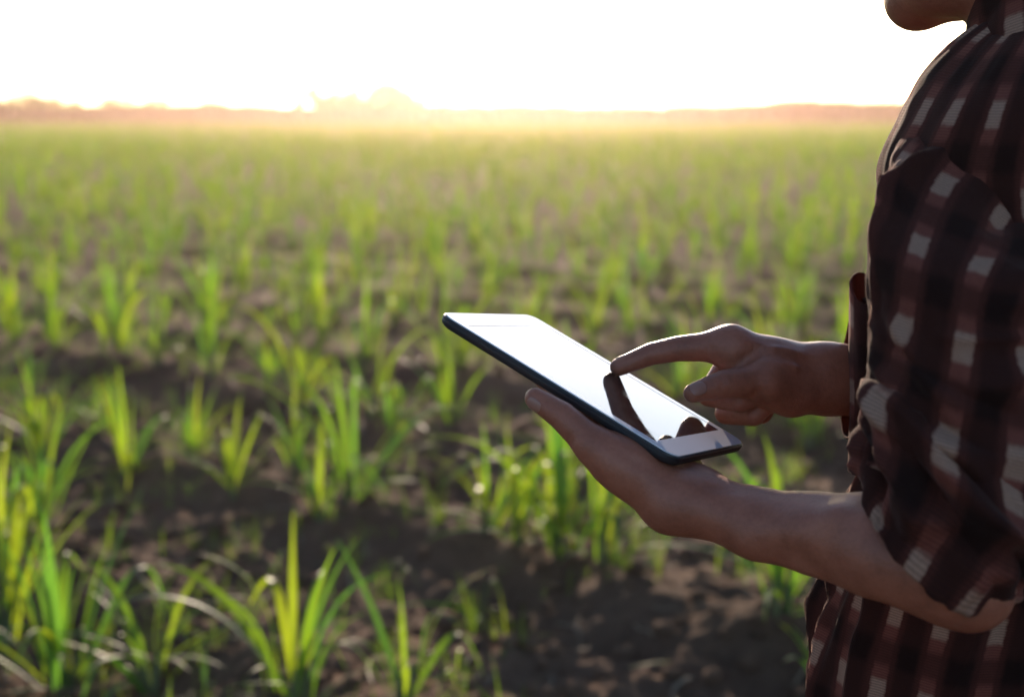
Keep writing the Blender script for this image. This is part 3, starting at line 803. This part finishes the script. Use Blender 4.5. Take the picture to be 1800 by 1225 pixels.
# --- torso and legs inside the clothes
f = Field((TC[0] - .34, TC[1] - .30, .02), (TC[0] + .30, TC[1] + .36, 1.45), .008)
f.ell(B(-.005, 0, 1.22), BR, (.085, .125, .17), .03); f.ell(B(.025, 0, 1.02), BR, (.085, .125, .16), .03)
f.chain([B(-.015, -.12, 1.34), B(-.01, 0, 1.37), B(-.015, .12, 1.34)], [.034, .045, .034], .03)
f.chain([B(-.006, -.085, 1.31), W(0.3328, 1.0339, 1.2581), W(0.3224, 0.9949, 1.2058)], [.028, .030, .036], .02)
f.chain([B(-.015, .155, 1.345), W(0.4801, 1.3207, 1.0912)], [.052, .042], .03)
for sg_ in (-1, 1):
    f.chain([B(.04, sg_ * .07, .92), B(.04, sg_ * .10, .50), B(.02, sg_ * .11, .09)], [.066, .05, .036], .02)
    f.cone(B(.02, sg_ * .11, .06), B(.14, sg_ * .13, .045), .036, .03, .03)
keep(*f.mesh())

person = empty('person', B(.03, 0, 0))
tag(person, 'man in a dark red checked shirt holding a tablet and pointing at its screen', 'person')
IPM = Matrix.Translation(-Vector(person.location))
def kid(name, me, m=None, parent=None):
    """child of the person whose mesh is given in world coordinates"""
    o = D.objects.new(name, me); COL.objects.link(o)
    if m is not None and len(me.materials) == 0: me.materials.append(m)
    o.parent = parent or person
    o.matrix_parent_inverse = (Matrix.Identity(4) if parent else IPM)
    return o
body = kid('body', mesh_np('body', np.concatenate(V_all), np.concatenate(F_all)), SKIN)

# fingernails
NAIL = simple('fingernail', (0.27, 0.125, 0.09), .35, .4, noise=.05)
def nail(c, axis_, nrm, L, Wd, rad):
    axis_ = np.array(axis_, float); axis_ /= np.linalg.norm(axis_); nrm = np.array(nrm, float); nrm -= axis_ * (nrm @ axis_); nrm /= np.linalg.norm(nrm); sdv = np.cross(axis_, nrm)
    nu, nv = 11, 13; V = []
    for j in range(nv):
        t_ = j / (nv - 1) * 2 - 1
        prof = (1 - abs(t_) ** 3.2) ** .5
        for i in range(nu):
            q = (i / (nu - 1) * 2 - 1) * prof; an = q * Wd * .5 / rad
            V.append(np.array(c) + axis_ * t_ * L * .5 + sdv * math.sin(an) * rad + nrm * ((math.cos(an) - 1) * rad + .0006 - .0011 * t_ ** 2 * (t_ > 0)))
    I = np.arange(nu * nv).reshape(nv, nu); F = np.stack([I[:-1, :-1], I[:-1, 1:], I[1:, 1:], I[1:, :-1]], -1).reshape(-1, 4)
    o = kid('fingernail', mesh_np('fingernail', np.array(V), F), NAIL)
    md = o.modifiers.new('thick', 'SOLIDIFY'); md.thickness = .0008; md.offset = 0
    return o
# right thumb, nail turned to the camera
ax_ = W(0.1501, 1.1585, 1.1527) - W(0.1771, 1.1695, 1.1583)
cdir = np.array([0, 0, 1.38]) - W(0.1501, 1.1585, 1.1527); cdir /= np.linalg.norm(cdir)
nn_ = cdir + np.array([0, 0, .35])
nn_ -= ax_ / np.linalg.norm(ax_) * (nn_ @ ax_ / np.linalg.norm(ax_)); nn_ /= np.linalg.norm(nn_)
nail(W(0.1520, 1.1586, 1.1532) + nn_ * .0086, ax_, nn_, .0145, .0125, .0088)
# right index, nail on top
ax2 = W(0.0926, 1.2132, 1.1650) - W(0.1207, 1.2150, 1.1762); n2_ = np.array([0, .55, .83]); n2_ -= ax2 * (n2_ @ ax2) / (ax2 @ ax2); n2_ /= np.linalg.norm(n2_)
nail(W(0.0966, 1.2134, 1.1665) + n2_ * .0074, ax2, n2_, .013, .011, .0085)
# left thumb, nail to the lower left
ax3 = W(0.0181, 1.0842, 1.1632) - W(0.0386, 1.0742, 1.1514); cd3 = np.array([0, 0, 1.38]) - W(0.0220, 1.0789, 1.1616); cd3 /= np.linalg.norm(cd3)
n3_ = cd3 + np.array([-.25, 0, -.55]); n3_ -= ax3 * (n3_ @ ax3) / (ax3 @ ax3); n3_ /= np.linalg.norm(n3_)
nail(W(0.0212, 1.0824, 1.1613) + n3_ * .0086, ax3, n3_, .013, .011, .0087)

# hair
f = Field(tuple(TC + np.array([-.16, -.14, 1.48])), tuple(TC + np.array([.16, .18, 1.76])), .004)
f.ell(HC + UPV * .004, BR, (.108, .087, .108), .0)
sl, Pp = f.box([f.lo, f.lo + f.n * f.h], 0)
q = (Pp - TC) @ BR.T
front = q[..., 0]; hz = q[..., 2]
hair_line = 1.585 + np.clip(front - .03, 0, 1) * 1.05
f.D = np.maximum(f.D, (hair_line - hz)) + .003 * vnoise(Pp * np.array([140, 140, 60]), 3)
HAIR = simple('black_hair', (0.012, 0.010, 0.009), .75, .2)
kid('hair', mesh_np('hair', *f.mesh()), HAIR)
EYE = simple('eye', (0.45, 0.42, 0.40), .1)
for sg_ in (-1, 1):
    V = IV * .0105 + B(.1085, sg_ * .032, 1.598); kid('eye', mesh_np('eye', V, IF), EYE)

# ------------------------------------------------------------------ clothes
def loft(name, st, n, m, circ, folds=(), noise=.0016, nsc=(1, 1), seed=1, twist=0.0, u0=0.0, v0=0.0, fn=None, th0=0.0, th1=2 * math.pi, expo=1.0, pin=None):
    """st: list of (centre, a, b) rings -> closed tube with UVs in metres.  folds: (u,v,u,v,width,amp) in (theta 0..1, length 0..1)"""
    C_ = catmull([s[0] for s in st], n); A_ = catmull([s[1] for s in st], n); B_ = catmull([s[2] for s in st], n)
    full = abs(th1 - th0 - 2 * math.pi) < 1e-6
    th = np.linspace(th0, th1, m + 1)
    ct, stn = np.cos(th), np.sin(th)
    if expo != 1.0: ct = np.sign(ct) * np.abs(ct) ** expo; stn = np.sign(stn) * np.abs(stn) ** expo
    V = C_[:, None] + A_[:, None] * ct[None, :, None] + B_[:, None] * stn[None, :, None]
    L = np.concatenate([[0], np.cumsum(np.linalg.norm(np.diff(C_, axis=0), axis=1))])
    s = L / L[-1]
    du = np.gradient(V, axis=1); dv = np.gradient(V, axis=0); nn = np.cross(du, dv); nn /= np.maximum(np.linalg.norm(nn, axis=-1, keepdims=True), 1e-9)
    outw = V - C_[:, None]; sg2 = np.sign((nn * outw).sum(-1).mean()); nn *= sg2
    uu = (th - th0) / (2 * math.pi); UU, SS = np.meshgrid(uu, s)
    disp = np.zeros_like(UU)
    for (ua, va, ub, vb, wd, amp) in folds:
        for sh in (-1, 0, 1):
            pu, pv = (UU + sh - ua) * circ, (SS - va) * L[-1]; bu, bv = (ub - ua) * circ, (vb - va) * L[-1]
            t_ = np.clip((pu * bu + pv * bv) / (bu * bu + bv * bv + 1e-9), 0, 1)
            dist = np.hypot(pu - t_ * bu, pv - t_ * bv)
            taper = 1 - .55 * np.abs(2 * t_ - 1) ** 2
            disp += 1.35 * amp * taper * np.exp(-(dist / wd) ** 1.45)
    Pn = np.stack([np.cos(2 * math.pi * UU) * circ / 6.28 / .03 * nsc[0], np.sin(2 * math.pi * UU) * circ / 6.28 / .03 * nsc[0], SS * L[-1] / .03 * nsc[1]], -1)
    nz_ = fbm(Pn, 4, seed)
    disp += noise * (nz_ - .8 * np.abs(vnoise(Pn * .8 + 5, seed + 7)))
    if pin is not None: disp *= pin(SS)
    V = V + nn * disp[..., None]
    if fn is not None: V = fn(V, UU, SS)
    uv = np.stack([UU * circ + twist * SS * L[-1] + u0, SS * L[-1] + v0], -1)
    I = np.arange(n * (m + 1)).reshape(n, m + 1)
    F = np.stack([I[:-1, :-1], I[:-1, 1:], I[1:, 1:], I[1:, :-1]], -1).reshape(-1, 4)
    if sg2 < 0: F = F[:, ::-1]
    me = mesh_np(name, V.reshape(-1, 3), F, uv.reshape(-1, 2))
    return me

def ring(l, r, b):
    l = np.array(l, float); r = np.array(r, float); return ((l + r) / 2, (l - r) / 2, np.array(b, float))

def cloth(name, me, parent=None, thick=.0022):
    o = kid(name, me, PLAID, parent)
    md = o.modifiers.new('thickness', 'SOLIDIFY'); md.thickness = thick; md.offset = 0
    return o

def creases(n, seed, vlo, vhi, du=.16, dv=.12, amp=.006, wd=(.0035, .008)):
    rg = np.random.default_rng(seed); o = []
    for k in range(n):
        u, v = rg.random(), vlo + (vhi - vlo) * rg.random() ** .8; sg = 1 if rg.random() < .62 else -1
        a = rg.uniform(-.4, 1.0)
        o.append((u, v, u - du * rg.uniform(.4, 1.2), v + dv * a * rg.uniform(.4, 1.3), rg.uniform(*wd), sg * amp * rg.uniform(.35, 1.0)))
    return o

# trunk of the shirt
def tring(z, s, a, b): c = B(s, 0, z); return (c, FD * a, RD * b)
st = [tring(.77, .030, .142, .166), tring(.86, .030, .142, .164), tring(.94, .024, .138, .162), tring(1.02, .010, .134, .158), tring(1.10, -.006, .128, .154), tring(1.20, -.012, .120, .158),
      tring(1.28, -.004, .116, .172), tring(1.335, .002, .121, .180), tring(1.378, -.004, .112, .172), tring(1.41, -.006, .104, .142), tring(1.436, -.008, .088, .106), tring(1.452, -.008, .068, .078)]
tf = [(.93, .02, .97, .42, .012, .012), (.02, .0, .03, .5, .011, .010), (.86, .05, .93, .45, .012, .010), (.80, .0, .84, .5, .014, .011), (.74, .1, .70, .55, .014, .010), (.66, .0, .62, .5, .013, .010),
      (.97, .0, .90, .3, .008, -.010), (.83, .3, .88, .6, .010, -.008), (.55, .1, .5, .5, .02, .010), (.78, .62, .70, .72, .010, .006), (.84, .70, .70, .78, .009, .006), (.66, .66, .60, .86, .012, .008), (.62, .6, .72, .9, .010, -.006)]
tf += creases(26, 9, .0, .5, .03, .3, .007, (.006, .014)) + creases(12, 10, .5, .9, .06, .12, .004, (.006, .012))
shirt = cloth('shirt', loft('shirt', st, 170, 260, 1.02, tf, noise=.0045, nsc=(.55, .22), seed=3, u0=.012, v0=.01))

# left sleeve
ld = [0, 1, 0]
st = [ring(W(0.3278, 1.1159, 1.3878), W(0.4180, 1.1063, 1.3292), [0, .042, 0]), ring(W(0.3064, 1.0981, 1.3719), W(0.4132, 1.0881, 1.3106), [-.004, .050, .004]), ring(W(0.2849, 1.0690, 1.3486), W(0.4007, 1.0601, 1.2942), [0, .053, .006]), ring(W(0.2691, 1.0388, 1.3191), W(0.3867, 1.0317, 1.2758), [0, .059, .006]),
      ring(W(0.2582, 1.0073, 1.2815), W(0.3668, 1.0024, 1.2516), [0, .064, 0]), ring(W(0.2557, 0.9952, 1.2384), W(0.3666, 0.9906, 1.2106), [0, .063, 0]), ring(W(0.2536, 0.9838, 1.1996), W(0.3660, 0.9776, 1.1621), [0, .061, 0]),
      ring(W(0.2519, 0.9760, 1.1645), W(0.3641, 0.9676, 1.1133), [0, .059, 0]), ring(W(0.2508, 0.9739, 1.1396), W(0.3533, 0.9608, 1.0719), [0, .056, 0])]
# theta 0 = picture-left edge, .25 = far side, .75 = camera side
sf = [(.86, .10, .99, .34, .006, .006), (.96, .22, .985, .60, .0055, .006), (.90, .13, .93, .30, .007, .005), (.93, .60, .80, .78, .008, .007), (.97, .72, .72, .90, .009, .009), (.90, .86, .62, .80, .010, .009),
      (.80, .72, .60, .62, .012, .008), (.72, .95, .55, .72, .010, .008), (.70, .40, .58, .60, .014, .006), (.62, .25, .55, .50, .014, .008), (.99, .40, .97, .56, .005, -.004),
      (.88, .80, .70, .82, .007, -.007), (.78, .90, .60, .92, .007, -.007), (.94, .66, .84, .70, .006, -.006), (.66, .15, .76, .28, .008, -.004)]
sf += creases(26, 5, .5, .98, .20, .16, .0052) + creases(5, 6, .15, .45, .10, .3, .0022, (.008, .014))
sl_o = cloth('sleeve', loft('sleeve', st, 190, 170, .40, sf, noise=.0048, nsc=(.55, .38), seed=11, twist=-.16, u0=.024, v0=.033), shirt)
# rolled cuff at the left elbow
st = [ring(W(0.2520, 0.9830, 1.1949), W(0.3688, 0.9708, 1.1207), [0, .064, 0]), ring(W(0.2464, 0.9830, 1.1949), W(0.3696, 0.9696, 1.1128), [0, .068, 0]), ring(W(0.2447, 0.9776, 1.1744), W(0.3665, 0.9644, 1.0936), [0, .068, 0]), ring(W(0.2439, 0.9734, 1.1488), W(0.3593, 0.9608, 1.0719), [0, .066, 0]),
      ring(W(0.2432, 0.9723, 1.1293), W(0.3493, 0.9591, 1.0613), [.008, .063, .008]), ring(W(0.2448, 0.9706, 1.1191), W(0.3432, 0.9592, 1.0496), [.016, .059, .016]), ring(W(0.2504, 0.9703, 1.1175), W(0.3380, 0.9597, 1.0528), [.015, .054, .014])]
cfold = [(.98, .05, .84, .45, .008, .010), (.92, .0, .74, .30, .009, .010), (.84, .25, .66, .55, .010, .011), (.95, .45, .80, .85, .008, .009), (.78, .55, .62, .35, .010, .009), (.74, .80, .60, .65, .010, .009),
         (.90, .30, .76, .62, .006, -.010), (.82, .05, .70, .42, .006, -.009), (.70, .50, .58, .80, .007, -.010), (.97, .60, .90, .95, .006, -.008), (.99, .25, .93, .55, .006, -.007), (.64, .1, .56, .5, .012, .010)]
cfold += creases(30, 8, .0, 1.0, .16, .5, .0060)
cuff = cloth('cuff', loft('cuff', st, 120, 200, .42, cfold, noise=.006, nsc=(.7, .6), seed=23, twist=.1, u0=.012, v0=.02), shirt)

# right sleeve and its rolled cuff
def vring(px_c, hz, dz, lean=0.0): c = np.array(px_c, float); return (c, np.array([lean, 0, hz]), np.array([0, dz, 0]))
st = [vring(W(0.2988, 1.2238, 1.1617), .064, .040, .006), vring(W(0.3145, 1.2286, 1.1598), .066, .044), vring(W(0.3534, 1.2415, 1.1523), .064, .05), vring(W(0.4160, 1.2764, 1.1301), .060, .052)]
c_el = W(0.4860, 1.3229, 1.1045); c_sh = B(-.012, .15, 1.33)
st += [(c_el, np.array([.05, 0, .045]), np.array([-.02, .055, 0])), ((c_el + c_sh) / 2 + np.array([.03, .01, .02]), np.array([.055, 0, .0]), np.array([0, .058, 0])), (c_sh, np.array([.05, 0, .03]), np.array([0, .06, .0]))]
cloth('sleeve', loft('sleeve_far', st, 90, 110, .38, [(.1, .0, .15, .3, .01, .006), (.8, .05, .9, .3, .012, .008), (.6, .0, .7, .2, .01, .008)], noise=.003, nsc=(.5, .3), seed=31), shirt)
# loose loop of rolled cloth on the cuff, open at its upper end
def hring(c, a, b): return (np.array(c, float), np.array([a, 0, 0]), np.array([0, b, 0]))
st = [hring(W(0.3035, 1.2142, 1.2329), .0115, .021), hring(W(0.3030, 1.2097, 1.2177), .0118, .023), hring(W(0.3013, 1.2004, 1.1797), .0110, .023), hring(W(0.3001, 1.1931, 1.1414), .0100, .021), hring(W(0.2987, 1.1896, 1.1074), .0090, .018), hring(W(0.2962, 1.1887, 1.0776), .006, .012)]
def slope(V, U, S_): V = V.copy(); V[..., 2] += (1 - S_) ** 6 * (.012 * np.sin(2 * np.pi * U) ); return V
cloth('cuff', loft('cuff_loop', st, 70, 60, .10, [(.6, 0, .7, .6, .006, .002)], noise=.0012, nsc=(1, .5), seed=37, u0=.02, v0=.012, fn=slope), shirt, .0026)

# collar: stands round the neck and folds over
def cring(z, s, a, b, tilt): c = B(s, 0, z); return (c, FD * a + UPV * tilt, RD * b)
st = [cring(1.440, -.004, .062, .068, -.016), cring(1.465, .0, .060, .064, -.018), cring(1.484, .002, .061, .065, -.020), cring(1.487, .001, .065, .070, -.021), cring(1.468, -.004, .070, .078, -.022), cring(1.444, -.010, .076, .090, -.020)]
cloth('collar', loft('collar', st, 40, 120, .45, [(.8, .6, .9, .9, .01, .003)], noise=.0014, nsc=(.5, .5), seed=41, v0=.01), shirt)

# trousers and shoes
DENIM = simple('dark_denim', (0.02, 0.024, 0.035), .85, nscale=300)
for sg_ in (-1, 1):
    st = []
    for z, a, b, s in ((.87, .092, .070, .020), (.80, .095, .074, .022), (.5, .075, .07, .035), (.25, .062, .06, .03), (.09, .064, .062, .025)):
        st.append((B(s, sg_ * (.072 if z > .7 else .10), z), FD * a, RD * b))
    me = loft('trouser_leg', st, 40, 48, .5, noise=.004, nsc=(.4, .3), seed=50 + sg_)
    kid('trouser_leg', me, DENIM)
    f = Field(tuple(B(.08, sg_ * .12, 0) - np.array([.22, .22, .0])), tuple(B(.08, sg_ * .12, 0) + np.array([.22, .22, .16])), .006)
    f.chain([B(-.03, sg_ * .11, .052), B(.08, sg_ * .12, .055), B(.19, sg_ * .13, .05)], [.042, .046, .036], .03); f.chain([B(0, sg_ * .11, .06), B(.01, sg_ * .11, .11)], [.045, .042], .03)
    kid('shoe', mesh_np('shoe', *f.mesh()), simple('brown_boot', (.05, .03, .02), .6))

# ------------------------------------------------------------------ tablet
tab = empty('tablet', TB_C)
tag(tab, 'slim dark tablet with white bezel and glaring screen, held in the open left hand', 'tablet')
M4 = Matrix((( *(TB_X[k], TB_Y[k], TB_N[k]), TB_C[k]) for k in range(3))).to_4x4() if False else Matrix([[TB_X[k], TB_Y[k], TB_N[k], TB_C[k]] for k in range(3)] + [[0, 0, 0, 1]])
tab.matrix_world = M4
def rrect(hx, hy, r, n=8):
    p = []
    for cx, cy, a0 in ((hx - r, hy - r, 0), (-hx + r, hy - r, 90), (-hx + r, -hy + r, 180), (hx - r, -hy + r, 270)):
        for k in range(n + 1): a = R(a0 + 90 * k / n); p.append((cx + r * math.cos(a), cy + r * math.sin(a)))
    return np.array(p)
def slab(name, prof, m_, cap_top=True):
    """prof: list of (inset, z, base outline half sizes, radius) rings from bottom to top"""
    n = None; VV = []
    for (hx, hy, r, z) in prof:
        p = rrect(hx, hy, r); n = len(p); VV.append(np.concatenate([p, np.full((n, 1), z)], 1))
    V = np.concatenate(VV); faces = []
    for k in range(len(prof) - 1):
        for i in range(n): j = (i + 1) % n; faces.append((k * n + i, k * n + j, (k + 1) * n + j, (k + 1) * n + i))
    faces.append(tuple(range(n))[::-1]); faces.append(tuple((len(prof) - 1) * n + i for i in range(n)))
    me = D.meshes.new(name); me.from_pydata([tuple(v) for v in V], [], faces); me.update()
    o = obj(name, me, m_, tab); return o
CASE = simple('dark_case', (0.012, 0.012, 0.015), .5, .3, nscale=500)
slab('case', [(.1105, .0745, .010, -.0095), (.1150, .0790, .012, -.0088), (.1168, .0808, .012, -.0070), (.1175, .0815, .012, -.0045), (.1175, .0815, .012, -.0016), (.1172, .0812, .012, -.0006), (.1165, .0805, .012, -.0003)], CASE)
# white bezel plate with the opening for the screen
RIMM = simple('bezel_edge', (0.35, 0.36, 0.38), .15, .5, metal=.6)
def bezel_mat():
    m, t, out = mat('white_bezel')
    b = N(t, 'ShaderNodeBsdfPrincipled', Roughness=.06); b.inputs['Base Color'].default_value = (.62, .62, .66, 1); b.inputs['Specular IOR Level'].default_value = .4
    t.links.new(b.outputs[0], out.inputs[0]); return m
def screen_mat():
    m, t, out = mat('screen_glass')
    b = N(t, 'ShaderNodeBsdfPrincipled', Roughness=.03, IOR=2.7)
    tc = t.nodes.new('ShaderNodeTexCoord')
    nz = N(t, 'ShaderNodeTexNoise', Scale=55.0, Detail=5.0); t.links.new(tc.outputs['Object'], nz.inputs['Vector'])
    t.links.new(ramp(t, nz.outputs['Fac'], [(.45, (.012, .012, .014)), (.75, (.03, .026, .024))]), b.inputs['Base Color'])
    t.links.new(ramp(t, nz.outputs['Fac'], [(.45, (.03, .03, .03)), (.8, (.12, .12, .12))]), b.inputs['Roughness'])
    t.links.new(b.outputs[0], out.inputs[0]); return m
BEZ = bezel_mat()
o1 = rrect(.1160, .0800, .0115); i1 = rrect(.0935, .0715, .001); n = len(o1)
V = [(*p, -.0006) for p in o1] + [(*p, .0006) for p in o1] + [(*p, .0006) for p in i1] + [(*p, -.0003) for p in i1]
fa = []
for k in range(3):
    for i in range(n): j = (i + 1) % n; fa.append((k * n + i, k * n + j, (k + 1) * n + j, (k + 1) * n + i))
me = D.meshes.new('bezel'); me.from_pydata(V, [], fa); me.update(); obj('bezel', me, BEZ, tab)
q = rrect(.0934, .0714, .001); me = D.meshes.new('screen'); me.from_pydata([(*p, .0004) for p in q] + [(*p, -.0002) for p in q], [], [tuple(range(n))] + [tuple(range(n, 2 * n))[::-1]] + [(i, n + i, n + (i + 1) % n, (i + 1) % n) for i in range(n)]); me.update()
obj('screen', me, screen_mat(), tab)
slab('rim', [(.1174, .0814, .0122, -.0022), (.1178, .0818, .0124, -.0014), (.1176, .0816, .0122, -.0007)], simple('dark_rim', (.02, .02, .024), .3, .4))

# ------------------------------------------------------------------ haze
HZ = True
if HZ:
    import bmesh
    bm = bmesh.new(); bmesh.ops.create_cube(bm, size=1); me = D.meshes.new('haze'); bm.to_mesh(me); bm.free()
    hz = obj('haze', me); hz.scale = (1900, 1900, 10.5); hz.location = (0, 0, 4.0)
    ym = gy.max(); xm = max(abs(gx.min()), gx.max())
    hz.scale = (2 * xm + 40, ym + 760, 9.0); hz.location = (0, (ym - 740) / 2, 3.2)
    m, t, out = mat('haze_air')
    pv = t.nodes.new('ShaderNodeVolumePrincipled')
    pv.inputs['Color'].default_value = (1.0, .68, .58, 1); pv.inputs['Density'].default_value = .00048; pv.inputs['Anisotropy'].default_value = .79
    t.links.new(pv.outputs[0], out.inputs['Volume']); me.materials.append(m)
    tag(hz, 'warm hazy evening air over the whole field', kind='stuff')
